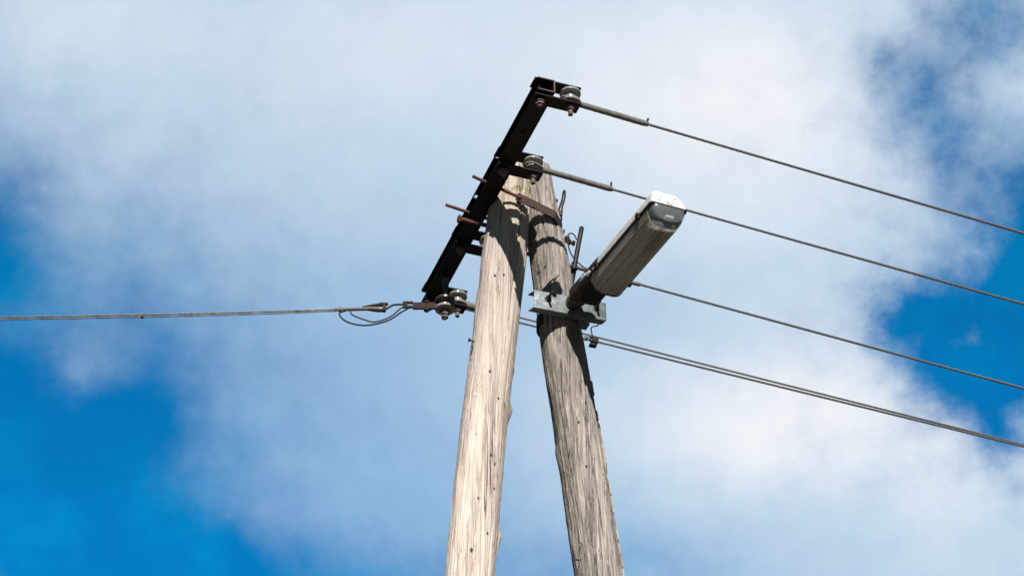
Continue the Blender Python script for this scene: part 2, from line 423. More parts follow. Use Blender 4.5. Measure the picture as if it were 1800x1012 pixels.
# ------------------------------------------------------------------ ground
bm = bmesh.new(); NG = 60
def gh(x, y):
    d = max(0.0, math.hypot(x, y - 4) - 14)
    return 0.02 * d ** 0.5 * noise.noise(Vector((x * .02, y * .02, 0))) * min(1, d / 20) * 4
gv = []
ax = [math.copysign(abs(i / 30) ** 3 * 1500, i) for i in range(-30, 31)]
for y in ax: gv.append([bm.verts.new((x, y, gh(x, y))) for x in ax])
for i in range(len(ax) - 1):
    for j in range(len(ax) - 1): bm.faces.new((gv[i][j], gv[i][j + 1], gv[i + 1][j + 1], gv[i + 1][j]))
me = bpy.data.meshes.new('ground'); bm.to_mesh(me); bm.free(); me.materials.append(M['grass'])
for p in me.polygons: p.use_smooth = True
g = bpy.data.objects.new('ground', me); COL.objects.link(g); g['kind'] = 'structure'

# ------------------------------------------------------------------ wooden poles
def interp(tab, z):
    if z <= tab[0][0]: return tab[0][1]
    for (a, va), (b, vb) in zip(tab, tab[1:]):
        if z <= b:
            k = (z - a) / (b - a); return va + (vb - va) * k
    return tab[-1][1]

def pole_mesh(axis, rad, top, seed, knots, checks, rough=1.0):
    bm = bmesh.new(); SEG = 180; rings = []
    zs = []; z = -0.9
    while z < top - 0.004: zs.append(z); z += 0.10 if z < 5.2 else 0.012
    zs.append(top)
    for z in zs:
        c = interp(axis, z); r0 = interp(rad, z); ring = []
        for k in range(SEG):
            a = 2 * math.pi * k / SEG; ca, sa = math.cos(a), math.sin(a)
            r = r0 * (1 + .020 * noise.noise(Vector((ca * .7 + seed, sa * .7, z * .9))) + .018 * noise.noise(Vector((ca * 2 + seed, sa * 2, z * 3.1))))
            r += rough * .0022 * noise.noise(Vector((ca * 9 + seed, sa * 9, z * 1.6)))
            r += rough * .0013 * noise.noise(Vector((ca * 22 + seed, sa * 22, z * 3.0)))
            r += rough * .0009 * noise.noise(Vector((ca * 40 + seed, sa * 40, z * 24)))
            for (ka, kz, kh, ksa, ksz) in knots:
                da = (a - ka + math.pi) % (2 * math.pi) - math.pi
                q = (da / ksa) ** 2 + ((z - kz) / (ksz if z > kz else ksz * 2.2)) ** 2
                if q < 9: r += kh * math.exp(-q)
            for (a0, z0, z1, dep, wid, wob) in checks:
                if z0 < z < z1:
                    ac = a0 + wob * noise.noise(Vector((seed, a0 * 7, z * 1.7))) + .03 * noise.noise(Vector((seed, a0 * 3, z * 9)))
                    da = (a - ac + math.pi) % (2 * math.pi) - math.pi
                    e = min(1, (z - z0) / .25, (z1 - z) / .25)
                    if abs(da) < wid * e: r -= dep * e * (1 - abs(da) / (wid * e))
            ring.append(bm.verts.new((c + ca * r, sa * r, z)))
        rings.append(ring)
    for A, B in zip(rings, rings[1:]):
        for k in range(SEG): bm.faces.new((A[k], A[(k + 1) % SEG], B[(k + 1) % SEG], B[k]))
    # weathered top: a low dome
    c = interp(axis, top)
    prev = rings[-1]
    for f, dz in ((.93, .006), (.6, .010), (.2, .012)):
        cur = [bm.verts.new((c + (v.co.x - c) * f, v.co.y * f, top + dz)) for v in rings[-1]]
        for k in range(SEG): bm.faces.new((prev[k], prev[(k + 1) % SEG], cur[(k + 1) % SEG], cur[k]))
        prev = cur
    bm.faces.new(prev)
    return bm

# angle 0 = +x (right in view), -pi/2 = toward the viewer
axL = [(-.9, -.83), (6.1425, -.2207), (6.8028, -.1703), (7.373, -.1145), (7.6725, -.0853), (7.8587, -.0685), (8.27, -.034)]
rdL = [(-.9, .118), (6.14, .0955), (7.0, .0925), (7.4, .0945), (7.7, .0945), (7.86, .0900), (8.27, .0850)]
axR = [(-.9, 1.17), (6.2449, .315), (6.7866, .2465), (7.2708, .1815), (7.7543, .1177), (8.1103, .0657), (8.27, .050)]
rdR = [(-.9, .120), (6.24, .0960), (6.79, .0940), (7.27, .0905), (7.75, .0822), (8.11, .0735), (8.27, .0710)]
knL = [(-.10, 6.93, .016, .16, .024), (-.15, 6.33, .017, .18, .026), (.0, 7.13, .006, .14, .02), (-.05, 6.62, .005, .15, .02),
       (-2.0, 7.02, .006, .16, .03), (-2.9, 6.55, .004, .3, .05), (3.0, 7.30, -.004, .3, .05), (-1.2, 6.70, .004, .18, .03), (3.05, 7.57, -.006, .22, .025)]
ckL = [(-1.25, 6.95, 8.3, .016, 0.045, .10), (-1.75, 5.9, 7.0, .012, 0.038, .10), (-1.0, 5.5, 6.5, .010, 0.035, .1), (-2.2, 7.4, 8.3, .010, 0.035, .1),
       (-.7, 7.2, 8.3, .010, 0.032, .1), (-2.5, 5.9, 6.8, .006, 0.026, .1), (-1.55, 7.8, 8.3, .012, 0.035, .05)]
knR = [(3.05, 6.78, .010, .18, .03), (-3.0, 6.35, .007, .2, .04), (.05, 7.0, .006, .18, .05), (-1.4, 7.17, .005, .16, .03), (-1.0, 6.9, .004, .16, .03), (2.95, 7.02, -.006, .25, .05)]
ckR = [(-1.55, 5.9, 7.25, .016, 0.042, .12), (-1.0, 6.4, 7.4, .010, 0.035, .1), (-2.1, 6.1, 7.3, .010, 0.032, .12), (-.75, 7.3, 8.3, .012, 0.035, .1),
       (-1.45, 7.45, 8.3, .012, 0.035, .1), (-2.0, 7.6, 8.3, .010, 0.032, .1), (-2.6, 6.2, 7.2, .010, 0.035, .1), (-.45, 5.9, 7.1, .012, 0.038, .08), (-1.2, 7.7, 8.3, .010, 0.028, .06)]

poleL = thing('wooden_pole', 'pale bleached wooden pole in front of the grey one, striped by the crossarm shadow', 'pole', V(-.75, 0, 0), 'the two leaning wooden poles')
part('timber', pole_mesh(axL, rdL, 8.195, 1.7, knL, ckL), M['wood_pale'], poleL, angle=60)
poleR = thing('wooden_pole', 'greyer weathered wooden pole that carries the street lamp, with a ragged bark edge', 'pole', V(1.06, 0, 0), 'the two leaning wooden poles')
part('timber', pole_mesh(axR, rdR, 8.205, 5.3, knR, ckR, 1.5), M['wood_grey'], poleR, angle=60)

# nail with a twist of wire on the pale pole's left edge
bm = bmesh.new(); z = 7.222; x = interp(axL, z) - interp(rdL, z)
lathe(bm, [(.0055, 0), (.0078, .002), (.0078, .007), (.004, .0095)], (x - .012, -.02, z), 14, toward((-1, .1, .25)))
tube(bm, [(x + .03, -.02, z - .006), (x - .012, -.02, z)], .003, 8)
tube(bm, curve([(x - .006, -.021, z), (x - .004, -.03, z - .03), (x - .011, -.035, z - .055), (x - .012, -.03, z - .085)]), .0016, 6)
part('nail', bm, M['black'], poleL)
# staple near the foot of the grey pole in view
bm = bmesh.new()
tube(bm, [V(.1905, .091, 6.338), V(.2079, .093, 6.3166), V(.1955, .091, 6.284)], .0019, 6)
part('staple', bm, M['rust_dark'], poleR)
# ragged strip of bark down the right edge of the grey pole
bm = bmesh.new()
z = 6.0
while z < 7.10:
    L = random.uniform(.03, .11)
    for k in range(2):
        zz = z + random.uniform(-.01, .02); zm = zz + L / 2
        aa = random.uniform(-.55, .05)
        r = interp(rdR, zm) + .001; c = interp(axR, zm)
        tilt = (interp(axR, zz) - interp(axR, zz + L)) / L
        t = bmesh.new(); w = random.uniform(.010, .020)
        n = 5; vs = []
        for i in range(n + 1):
            q = zz + L * i / n - zm; hw = w / 2 * (1 - .5 * abs(2 * i / n - 1) ** 2) * random.uniform(.7, 1.2); th = random.uniform(.002, .0055)
            vs.append([t.verts.new((-.006, -hw, q)), t.verts.new((th, -hw * .6, q)), t.verts.new((th * .8, hw * .6, q)), t.verts.new((-.006, hw, q))])
        for A, B in zip(vs, vs[1:]):
            for i in range(4): t.faces.new((A[i], A[(i + 1) % 4], B[(i + 1) % 4], B[i]))
        t.faces.new(vs[0][::-1]); t.faces.new(vs[-1])
        Rm = Matrix.Rotation(aa, 4, 'Z')
        t.transform(Matrix.Translation((c + math.cos(aa) * r, math.sin(aa) * r, zm)) @ Matrix.Rotation(-math.atan(tilt), 4, 'Y') @ Rm)
        merge(bm, t)
    z += L * random.uniform(.7, 1.0)
part('bark_strip', bm, M['bark'], poleR, smooth=False)
# short peg high on the grey pole
bm = bmesh.new()
z = 8.062; x = interp(axR, z) + interp(rdR, z)
tube(bm, [(x - .03, 0, z - .008), (x + .014, 0, z + .002)], .0085, 12)
part('peg', bm, M['black'], poleR)

# ------------------------------------------------------------------ steel crossarm: a channel open to the left
ZB, ZT = 7.940, 8.005
def armx(n): return -.143 - .0135 * n          # outer face of the web
arm = thing('steel_crossarm', 'dark steel channel crossarm bolted to the left face of the pole tops', 'crossarm', V(-.15, 0, ZB))
bm = bmesh.new()
N0, N1 = .803, -.755; TH = .006; BW = .075
def slab(bm, x0, x1, n0, n1, z0, z1):
    vs = []
    for n in (n0, n1):
        for z in (z0, z1):
            for x in (x0, x1): vs.append(bm.verts.new(V(armx(n) + x, n, z)))
    for f in ((0, 1, 3, 2), (4, 6, 7, 5), (0, 4, 5, 1), (2, 3, 7, 6), (0, 2, 6, 4), (1, 5, 7, 3)): bm.faces.new([vs[i] for i in f])
slab(bm, -TH, 0, N0, N1, ZB, ZT)
slab(bm, -BW, -TH, N0, N1, ZB, ZB + TH)
# top flange with two slotted holes
slots = [(.30, .255), (-.005, -.03)]
edges = sorted([N0] + [v for s in slots for v in s] + [N1], reverse=True)
for a, b_ in zip(edges, edges[1:]):
    if (a, b_) in slots:
        slab(bm, -BW, -.069, a, b_, ZT - TH, ZT); slab(bm, -.056, -TH, a, b_, ZT - TH, ZT)
    else: slab(bm, -BW, -TH, a, b_, ZT - TH, ZT)
bmesh.ops.remove_doubles(bm, verts=bm.verts, dist=.0001)
bmesh.ops.bevel(bm, geom=[e for e in bm.edges if e.is_boundary is False and e.calc_face_angle(0) > 1.0], offset=.0012, segments=1, affect='EDGES')
part('channel', bm, M['arm_end'], arm, smooth=False)
def arm_bolt(n, dx, a, b_, r=.008, mat='rust_dark', name='bolt'):
    bm = bmesh.new(); tube(bm, [a, b_], r, 12); hexnut(bm, a, Vector(a) - Vector(b_), r * 2.0, .014); part(name, bm, M[mat], arm)
# through bolt with a big square-cut hexagon head, holding the pale pole
arm_bolt(0, 0, V(-.274, -.03, 7.872), V(-.12, -.03, 7.868), .0095, 'rust', 'through_bolt')
for n, dx in ((.17, -.04), (.215, -.028), (.52, -.04), (-.13, -.04)):
    bm = bmesh.new(); hexnut(bm, V(armx(n) + dx, n, ZB - .004), (0, 0, -1), .009, .008); part('small_bolt', bm, M['rust_dark'], arm)

# ------------------------------------------------------------------ strap that clamps the arm to the poles
strap = thing('pole_strap', 'rust patched flat strap with long threaded rods clamping the crossarm to the poles', 'strap', V(.1, .12, 7.9))
nn = .112
A = V(-.066, nn, 7.944); B = V(.108, .103, 7.899)
def strip(bm, pts, w, th, wdir):
    pts = [Vector(p) for p in pts]; rows = []
    for i, p in enumerate(pts):
        t_ = (pts[min(i + 1, len(pts) - 1)] - pts[max(i - 1, 0)]).normalized(); wd = (Vector(wdir) - t_ * t_.dot(Vector(wdir))).normalized(); nd = t_.cross(wd)
        rows.append([bm.verts.new(p + wd * w / 2 * a + nd * th / 2 * b) for a, b in ((1, 1), (1, -1), (-1, -1), (-1, 1))])
    for P, Q in zip(rows, rows[1:]):
        for i in range(4): bm.faces.new((P[i], P[(i + 1) % 4], Q[(i + 1) % 4], Q[i]))
    bm.faces.new(rows[0][::-1]); bm.faces.new(rows[-1])
bm = bmesh.new()
path = [A, A.lerp(B, .5), B]
cR = .092; rs_ = .083
for k in range(0, 15):
    a = R(-40 + 11.5 * k); zz = 7.892 - .012 * math.sin(min(1, k / 7) * 1.57)
    path.append(Vector((cR + math.cos(a) * rs_, math.sin(a) * rs_, zz)))
path += [V(-.06, -.10, 7.955)]
strip(bm, path, .042, .005, (0, 0, 1))
part('band', bm, M['rust_plate'], strap, angle=30)
bm = bmesh.new(); box(bm, A + Vector((.010, -.005, 0)), (.020, .005, .010)); part('slot', bm, M['black'], strap)
for (a, b_, nm) in ((V(-.271, .128, 7.986), V(-.052, .118, 7.936), 'threaded_rod'), (V(-.314, -.1, 7.989), V(-.058, -.1, 7.955), 'threaded_rod')):
    bm = bmesh.new(); threaded(bm, a, b_, .0075)
    part(nm, bm, M['rust'], strap)
# ------------------------------------------------------------------ shackle insulators
INS = 'shackle insulators along the crossarm'
def spool_profile(R_=.0435, h=.064):
    H = h / 2
    return [(.012, -H), (.020, -H), (.022, -H + .004), (R_ - .005, -H + .0045), (R_ - .001, -H + .007), (R_, -H + .010), (R_, -H + .017), (R_ - .002, -H + .0195), (R_ - .012, -H + .022), (.024, -H + .028),
            (.023, .001), (.024, H - .027), (.026, H - .018), (R_ - .004, H - .0175), (R_, H - .0145), (R_, H - .007), (R_ - .003, H - .003), (.028, H - .001), (.024, H), (.012, H)]
def make_insulator(label):
    base = Vector((0, 0, 0))
    o = thing('shackle_insulator', label, 'insulator', base, INS)
    zl = ZB - .012; zt = ZT + .004; L0, L1 = -.032, .168; W = .064; bx = .131
    for nm, z in (('lower_strap', zl), ('upper_strap', zt)):
        bm = bmesh.new(); box(bm, ((L0 + L1) / 2, 0, z), (L1 - L0, W, .0065), bev=.001); part(nm, bm, M['arm'], o, smooth=False)
    bm = bmesh.new(); tube(bm, [(0, 0, zl - .040), (0, 0, zt + .016)], .009, 12); hexnut(bm, (0, 0, zl - .024), (0, 0, -1), .0175, .014, .0205); hexnut(bm, (0, 0, zt + .010), (0, 0, 1), .0155, .012)
    part('pivot_bolt', bm, M['nut'], o)
    bm = bmesh.new(); lathe(bm, spool_profile(h=.070), (bx, 0, (ZB + ZT) / 2 - .004), 48); part('spool', bm, M['porcelain'], o, angle=32)
    bm = bmesh.new(); tube(bm, [(bx, 0, zl - .046), (bx, 0, zt + .012)], .0098, 12); hexnut(bm, (bx, 0, zl - .014), (0, 0, -1), .0175, .014, .0205); hexnut(bm, (bx, 0, zt + .009), (0, 0, 1), .0165, .011)
    part('spool_bolt', bm, M['nut'], o)
    return o
pivots = [(-.203, .757, 'shackle insulator on the near end of the crossarm, clear against the cloud', 0),
          (-.191, .291, 'shackle insulator in front of the wooden pole tops', 0),
          (-.182, -.285, 'shackle insulator half hidden behind the edge of the pale pole', 0),
          (-.176, -.724, 'shackle insulator on the far end of the crossarm, beside the hanging one', 0)]
proto = None
for i, (d, n, lb, dr) in enumerate(pivots):
    if proto is None: proto = o = make_insulator(lb)
    else: o = copy_tree(proto)
    o['label'] = lb; o.location = FR @ V(d, n, 0); o['base'] = list(V(d, n, 0))
for o in list(COL.objects):
    pass

# hanging insulator under the far end, with the tie link to the left
WX = Vector((math.cos(AL), math.sin(AL), 0))    # world +x in the pole frame is (cos, -sin)
Lf = Vector((-math.cos(AL), math.sin(AL), 0))   # toward world -x
H0 = V(-.165, -.538, 7.790)
hang = thing('hanging_insulator', 'brown topped insulator hanging from a bright twisted strap under the crossarm end', 'insulator', H0)
sp5 = spool_profile(.0445, .066)
bm = bmesh.new(); lathe(bm, sp5[:11], H0, 48); part('lower_skirt', bm, M['porcelain'], hang, angle=32)
bm = bmesh.new(); lathe(bm, [(r, z + .0005) for r, z in sp5[10:]], H0, 48); part('upper_skirt', bm, M['porcelain_brown'], hang, angle=32)
bm = bmesh.new(); tube(bm, [H0 + Vector((0, 0, -.075)), H0 + Vector((0, 0, .052))], .0085, 12)
lathe(bm, [(.022, -.036), (.024, -.031), (.024, -.0305)], H0, 24)
hexnut(bm, H0 + Vector((0, 0, -.046)), (0, 0, -1), .019, .018); hexnut(bm, H0 + Vector((0, 0, -.064)), (0, 0, -1), .0165, .012)
hexnut(bm, H0 + Vector((0, 0, .045)), (0, 0, 1), .014, .016)
part('bolt', bm, M['nut'], hang)
bm = bmesh.new(); pts = []
for k in range(17):
    pts.append((k / 16))
rows = []
top = V(-.168, -.533, ZB - .001); bot = H0 + Vector((0, 0, .036))
for f in pts:
    p = top.lerp(bot, f); a = R(-4 + 74 * min(1, max(0, (f - .30) / .5))); w = .0165; th = .0025
    u = Vector((math.cos(a), math.sin(a), 0)); v = Vector((-math.sin(a), math.cos(a), 0))
    rows.append([bm.verts.new(p + u * w * s + v * th * q) for s, q in ((1, 1), (1, -1), (-1, -1), (-1, 1))])
for P, Q in zip(rows, rows[1:]):
    for i in range(4): bm.faces.new((P[i], P[(i + 1) % 4], Q[(i + 1) % 4], Q[i]))
bm.faces.new(rows[0][::-1]); bm.faces.new(rows[-1])
part('twisted_strap', bm, M['galv'], hang, label='bright galvanised twisted strap', angle=50)
link = thing('tie_link', 'dark slotted link bar with looped jumper leads at the left end of the crossarm', 'link', H0 + Lf * .1)
K0 = V(-.24, -.567, 7.786)
bm = bmesh.new()
rot = Matrix.Rotation(math.atan2(Lf.y, Lf.x), 3, 'Z')
a0 = V(-.165, -.540, 7.782); a1 = V(-.339, -.603, 7.795)
ln = (a1 - a0).length; hb = .033
def at_(f, dz=0.0): return a1.lerp(a0, f) + Vector((0, 0, dz))
box(bm, at_((.045 / ln + 1) / 2), (ln - .045, .012, hb), rot, .001)
box(bm, at_(.0225 / ln, .0115), (.045, .012, .010), rot, .001); box(bm, at_(.0225 / ln, -.0115), (.045, .012, .010), rot, .001)
box(bm, at_(.004 / ln), (.010, .012, hb - .02), rot, .001)
part('bar', bm, M['rust_dark'], link, smooth=False)
bm = bmesh.new(); tube(bm, [K0 + Vector((0, 0, -.030)), K0 + Vector((0, 0, .028))], .0075, 12); hexnut(bm, K0 + Vector((0, 0, -.020)), (0, 0, -1), .014, .012); hexnut(bm, K0 + Vector((0, 0, .020)), (0, 0, 1), .014, .010)
part('bolt', bm, M['rust_dark'], link)
# bent rod and wedge clamp
W0 = V(-.437, -.639, 7.777)
bm = bmesh.new(); tube(bm, curve([a1 + Lf * -.02, a1 + Lf * .018, a1 + Lf * .045 + Vector((0, 0, -.004)), a1.lerp(W0, .72) + Vector((0, 0, -.012)), W0 + Vector((0, 0, -.010))], 8), .0048, 10)
part('rod', bm, M['black'], link)
bm = bmesh.new()
e = W0 + Lf * .030
for q, dz in ((1, .013), (-1, -.012)):
    tube(bm, curve([W0 + Lf * -.028 + Vector((0, 0, dz * 1.0)), W0 + Vector((0, 0, dz * 1.2)), e + Vector((0, 0, dz * .8)), e + Lf * .04 + Vector((0, 0, 0))], 8), .0078, 10)
box(bm, W0 + Lf * -.024, (.014, .020, .038), rot, .003)
box(bm, W0 + Lf * -.020 + Vector((0, 0, .020)), (.038, .020, .006), rot, .002)
part('wedge_clamp', bm, M['rust_dark'], link)
# two slack leads
bm = bmesh.new()
S = V(-.592, -.695, 7.762); En = a1 + Lf * -.03 + Vector((0, 0, -.018))
def along(f, dz): return S.lerp(En, f) + Vector((0, 0, dz))
tube(bm, curve([S + Lf * -.02, S + Lf * .008 + Vector((0, 0, -.016)), along(.06, -.055), along(.25, -.080), along(.45, -.083), along(.7, -.062), along(.88, -.022), En], 8), .0038, 8)
tube(bm, curve([along(.13, -.004), along(.17, -.026), along(.33, -.052), along(.50, -.068), along(.72, -.044), En + Lf * .03 + Vector((0, 0, .004)), En], 8), .0036, 8)
part('jumper_lead', bm, M['black'], link)

# ------------------------------------------------------------------ overhead wires
WG = 'overhead wires leading away'
WD = Vector((.998, 0, 0))
def run(a, near, far_r, drop_near, side, far=55.0):
    """points of a wire: fine steps for the first stretch, coarse beyond"""
    fine = [Vector(a) + Vector((x, -side * x, -drop_near * x + .0011 * x * x)) for x in [near * i / 330 for i in range(331)]]
    return fine
def make_wire(label, start, drop, side, r, sleeve_to=None, hook=0, lay=.15):
    s = Vector(start); w = thing('overhead_wire', label, 'wire', s, WG)
    def P(x): return s + Vector((x, -side * x, -drop * x + .0009 * x * x))
    bm = bmesh.new()
    x0 = sleeve_to if sleeve_to else 0.0
    twisted(bm, [P(x0 - .02 + (4.2 - x0) * i / 300) for i in range(301)], r, lay)
    tube(bm, [P(4.1 + (52 - 4.1) * (i / 40) ** 1.6) for i in range(41)], r * .92, 8)
    part('strand', bm, M['wire'], w)
    if sleeve_to:
        bm = bmesh.new(); n = 46; pts = []; rr = []
        for i in range(n + 1):
            x = -.02 + (sleeve_to + .02) * i / n; pts.append(P(x)); rr.append(.0128 * (1 + .10 * noise.noise(Vector((x * 60, start[1] * 9, 0)))) if x < sleeve_to - .012 else .0105)
        tube(bm, pts, rr, 14)
        c = s + Vector((-.066, 0, .004))    # the loop in the groove of the spool
        ring = [c + Vector((math.cos(a) * .0285, math.sin(a) * .0285, 0)) for a in [2 * math.pi * k / 40 for k in range(41)]]
        tube(bm, ring, .0052, 10)
        for sg in (1, -1):
            tube(bm, curve([c + Vector((0, sg * .0285, 0)), c + Vector((.030, sg * .020, -.002)), P(.0), P(.03)], 8), .0054, 10)
        part('dead_end_sleeve', bm, M['sleeve'], w, angle=60)
        bm = bmesh.new(); q = P(sleeve_to - .008)
        d = Vector((.010, 0, .030)) if hook == 1 else Vector((.003, 0, .036))
        tube(bm, [q + Vector((-.01, 0, 0)), q + d * .35, q + d], [.005, .0048, .0045], 10)
        part('tie_end', bm, M['black'], w)
    return w
make_wire('uppermost grey wire, ending in a sleeve on the near insulator', V(-.022, .760, 7.947), .066, .0, .0062, .288, 1)
make_wire('second wire from the top, passing behind the white end of the street lamp', V(-.010, .314, 7.947), .062, .0, .0060, .300, 2)
w3 = make_wire('third wire, coming out from behind the lower edge of the street lamp', V(.03, -.296, 7.985), .064, .0, .0060)
s3 = V(.622, -.298, 7.948)
bm = bmesh.new()
for q in (-.013, .013): box(bm, s3 + Vector((-.008, 0, q)), (.026, .030, .014), None, .002)
tube(bm, [s3 + Vector((-.01, 0, -.026)), s3 + Vector((-.01, 0, .032))], .0055, 10); hexnut(bm, s3 + Vector((-.01, 0, .027)), (0, 0, 1), .010, .010)
part('clamp', bm, M['rust_dark'], w3)
bm = bmesh.new(); tube(bm, [V(-.03, -.296, 7.988), s3 + Vector((.045, 0, -.003))], .0095, 12); part('dead_end_sleeve', bm, M['sleeve'], w3)
w4 = make_wire('lowest right hand wire, the front line of the close double run', V(.015, -.738, 7.942), .0435, .0, .0056)
bm = bmesh.new(); tube(bm, [V(-.035, -.735, 7.966), V(.10, -.738, 7.955)], [.020, .019], 14); part('dead_end_sleeve', bm, M['sleeve'], w4)
w5 = make_wire('lowest right hand wire, the rear line of the close double run', V(.0, -.760, 7.990), .0508, .0, .0050)
# parallel groove clamp with tail on the double wire
kk = V(.625, -.742, 7.912)
bm = bmesh.new(); box(bm, kk + Vector((0, 0, .004)), (.030, .034, .024), None, .003); box(bm, kk + Vector((-.008, 0, -.019)), (.034, .026, .012), None, .003)
tube(bm, [kk + Vector((0, 0, -.03)), kk + Vector((0, 0, .024))], .006, 10); hexnut(bm, kk + Vector((0, 0, .021)), (0, 0, 1), .011, .010)
part('clamp', bm, M['rust_dark'], w4)
jl = thing('jumper_cable', 'thin black jumper hanging from the lamp bracket to the double wire', 'cable', V(.39, -.1, 7.5))
bm = bmesh.new()
tube(bm, curve([V(.355, -.04, 7.49), V(.386, -.12, 7.537), V(.43, -.3, 7.655), V(.515, -.5, 7.76), V(.560, -.66, 7.870), V(.575, -.735, 7.905)], 8), .0028, 8)
c0 = V(.575, -.737, 7.921)
hel = [c0 + Vector((x, math.cos(x * 420) * .009, math.sin(x * 420) * .009 - x * .06)) for x in [-.004 + .05 * i / 70 for i in range(71)]]
tube(bm, hel, .0024, 6)
part('lead', bm, M['black'], jl)

# pair of wires running off to the left
lw0 = V(-.468, -.650, 7.771); lw1 = V(-1.996, -1.206, 7.721)
for k, (lb, off, r) in enumerate((('upper line of the two wires stretched out to the left', Vector((0, 0, .0045)), .0044), ('lower line of the two wires stretched out to the left', Vector((0, 0, -.0062)), .0038))):
    dvec = (lw1 - lw0)
    w = thing('overhead_wire', lb, 'wire', lw0 + off, 'pair of wires running left')
    bm = bmesh.new()
    def PL(f): return lw0 + off * (.35 + .65 * min(1, f * 4)) + dvec * f + Vector((0, 0, -.006 * math.sin(min(f, 1) * math.pi)))
    twisted(bm, [PL(-.02 + 1.8 * i / 240 + (0.07 if k else 0)) for i in range(241)], r, .5, 4)
    tube(bm, [PL(1.7 + 30 * (i / 30) ** 1.5) for i in range(31)], r * .92, 8)
    part('strand', bm, M['wire_dark'], w)
    if k == 0:
        bm = bmesh.new(); tube(bm, [PL(-.02), PL(.10)], [.0085, .0078], 12); part('dead_end_sleeve', bm, M['sleeve'], w)
        bm = bmesh.new(); c = PL(.617) + Vector((0, 0, -.005)); tube(bm, [c - dvec.normalized() * .006, c + dvec.normalized() * .006], .0125, 12)
        tube(bm, [c + Vector((0, 0, .0)), c + Vector((-.004, 0, .020))], .003, 8)
        part('binding', bm, M['sleeve'], w); bm = bmesh.new()
        c = PL(.085); tube(bm, [c - dvec.normalized() * .004, c + dvec.normalized() * .004], .0115, 12); tube(bm, [c, c + Vector((.0, 0, .017))], .0028, 8)
        part('binding', bm, M['sleeve'], w)

# ------------------------------------------------------------------ street lamp on its bracket
E1 = Vector((.050, -.997, -.065)).normalized()  # along the lamp, toward the viewer, drooping a little
E2 = Vector((.997, .050, 0)).normalized()       # across the lamp, to the right
E3 = E1.cross(E2).normalized()
LR = Matrix((E2, -E1, E3)).transposed()
LQ = V(.243, .976, 7.340)                       # near end of the rim
def LP(s, w, z): return LQ + E1 * s + E2 * w + E3 * z
lamp = thing('street_lamp', 'street lamp with white speckled canopy and dirty ribbed cover on the grey pole', 'street lamp', V(.19, .1, 7.44))

def loft(bm, sections, close=True, cap0=True, cap1=True):
    rings = [[bm.verts.new(p) for p in s] for s in sections]; n = len(rings[0])
    for A_, B_ in zip(rings, rings[1:]):
        for k in range(n if close else n - 1): bm.faces.new((A_[k], A_[(k + 1) % n], B_[(k + 1) % n], B_[k]))
    if cap0: bm.faces.new(rings[0][::-1])
    if cap1: bm.faces.new(rings[-1])
def arcs(pts, r=.01, n=4):
    """round the corners of a closed polygon of (w, z)"""
    out = []; N = len(pts)
    for i in range(N):
        p = Vector(pts[i]); a = Vector(pts[i - 1]); b_ = Vector(pts[(i + 1) % N])
        rr = min(r, (a - p).length * .45, (b_ - p).length * .45)
        p0 = p + (a - p).normalized() * rr; p1 = p + (b_ - p).normalized() * rr
        for k in range(n + 1):
            t_ = k / n; out.append(p0 * (1 - t_) ** 2 + p * 2 * t_ * (1 - t_) + p1 * t_ ** 2)
    return out
can = [(-.0785, 0), (-.073, .046), (-.060, .061), (.036, .060), (.075, .024), (.0785, 0)]
bm = bmesh.new(); secs = []
for s, kx, kz in ((-.575, .93, .78), (-.567, .985, .94), (-.545, 1, 1), (-.02, 1, 1), (-.012, .99, .985), (-.003, .95, .93), (.001, .90, .82)):
    secs.append([LP(s, w * kx, z * kz + .002) for w, z in arcs(can, .012)])
loft(bm, secs); part('canopy', bm, M['canopy'], lamp, angle=35)
# rim gasket
bm = bmesh.new(); rim = [(-.0800, -.004), (-.0800, .003), (.0800, .003), (.0800, -.004)]
loft(bm, [[LP(s, w * k, z) for w, z in arcs(rim, .003, 2)] for s, k in ((-.580, .97), (-.570, 1), (-.010, 1), (.0, .95), (.004, .90))])
part('gasket', bm, M['black'], lamp, angle=35)
# ribbed cover: a bowl with fine lengthwise ribs
def bowl(k=1.0, ribs=0.0):
    P_ = [(-.073, -.004), (-.071, -.030), (-.058, -.060), (-.036, -.075), (.0, -.0775), (.036, -.075), (.058, -.060), (.071, -.030), (.073, -.004)]
    q = curve([Vector((x, z, 0)) for x, z in P_], 12); out = []
    for i, p in enumerate(q):
        nrm = Vector((p.x, p.y + .02, 0)).normalized()
        out.append((p + nrm * (ribs * (1 if i % 2 else 0))) * k)
    return [(p.x, p.y) for p in out]
def shell(bm, secs, th):
    """open bowl sections -> shell with thickness"""
    outer = [[LP(s, w, z) for w, z in prof] for s, prof in secs]
    inner = [[LP(s, w * (1 - th / .078), z * (1 - th / .09)) for w, z in prof] for s, prof in secs]
    loft(bm, outer, close=False, cap0=False, cap1=False); loft(bm, [r[::-1] for r in inner], close=False, cap0=False, cap1=False)
bm = bmesh.new()
prof = bowl(1, .0011)
secs = [(-.563, prof), (-.30, prof), (-.040, prof)]
rings = [[LP(s, w, z) for w, z in p] for s, p in secs]
inner = [[LP(s, w * .965, z * .97) for w, z in p] for s, p in secs]
A_ = [[bm.verts.new(p) for p in r] for r in rings]; B_ = [[bm.verts.new(p) for p in r] for r in inner]
for X in (A_, B_):
    for P, Q in zip(X, X[1:]):
        for k in range(len(P) - 1): bm.faces.new((P[k], P[k + 1], Q[k + 1], Q[k]))
for i in (0, -1):
    for k in range(len(A_[0]) - 1): bm.faces.new((A_[i][k], A_[i][k + 1], B_[i][k + 1], B_[i][k]))
for P, Q, X, Y in zip(A_, A_[1:], B_, B_[1:]):
    for j in (0, -1): bm.faces.new((P[j], Q[j], Y[j], X[j]))
part('ribbed_cover', bm, M['acrylic'], lamp, angle=25)
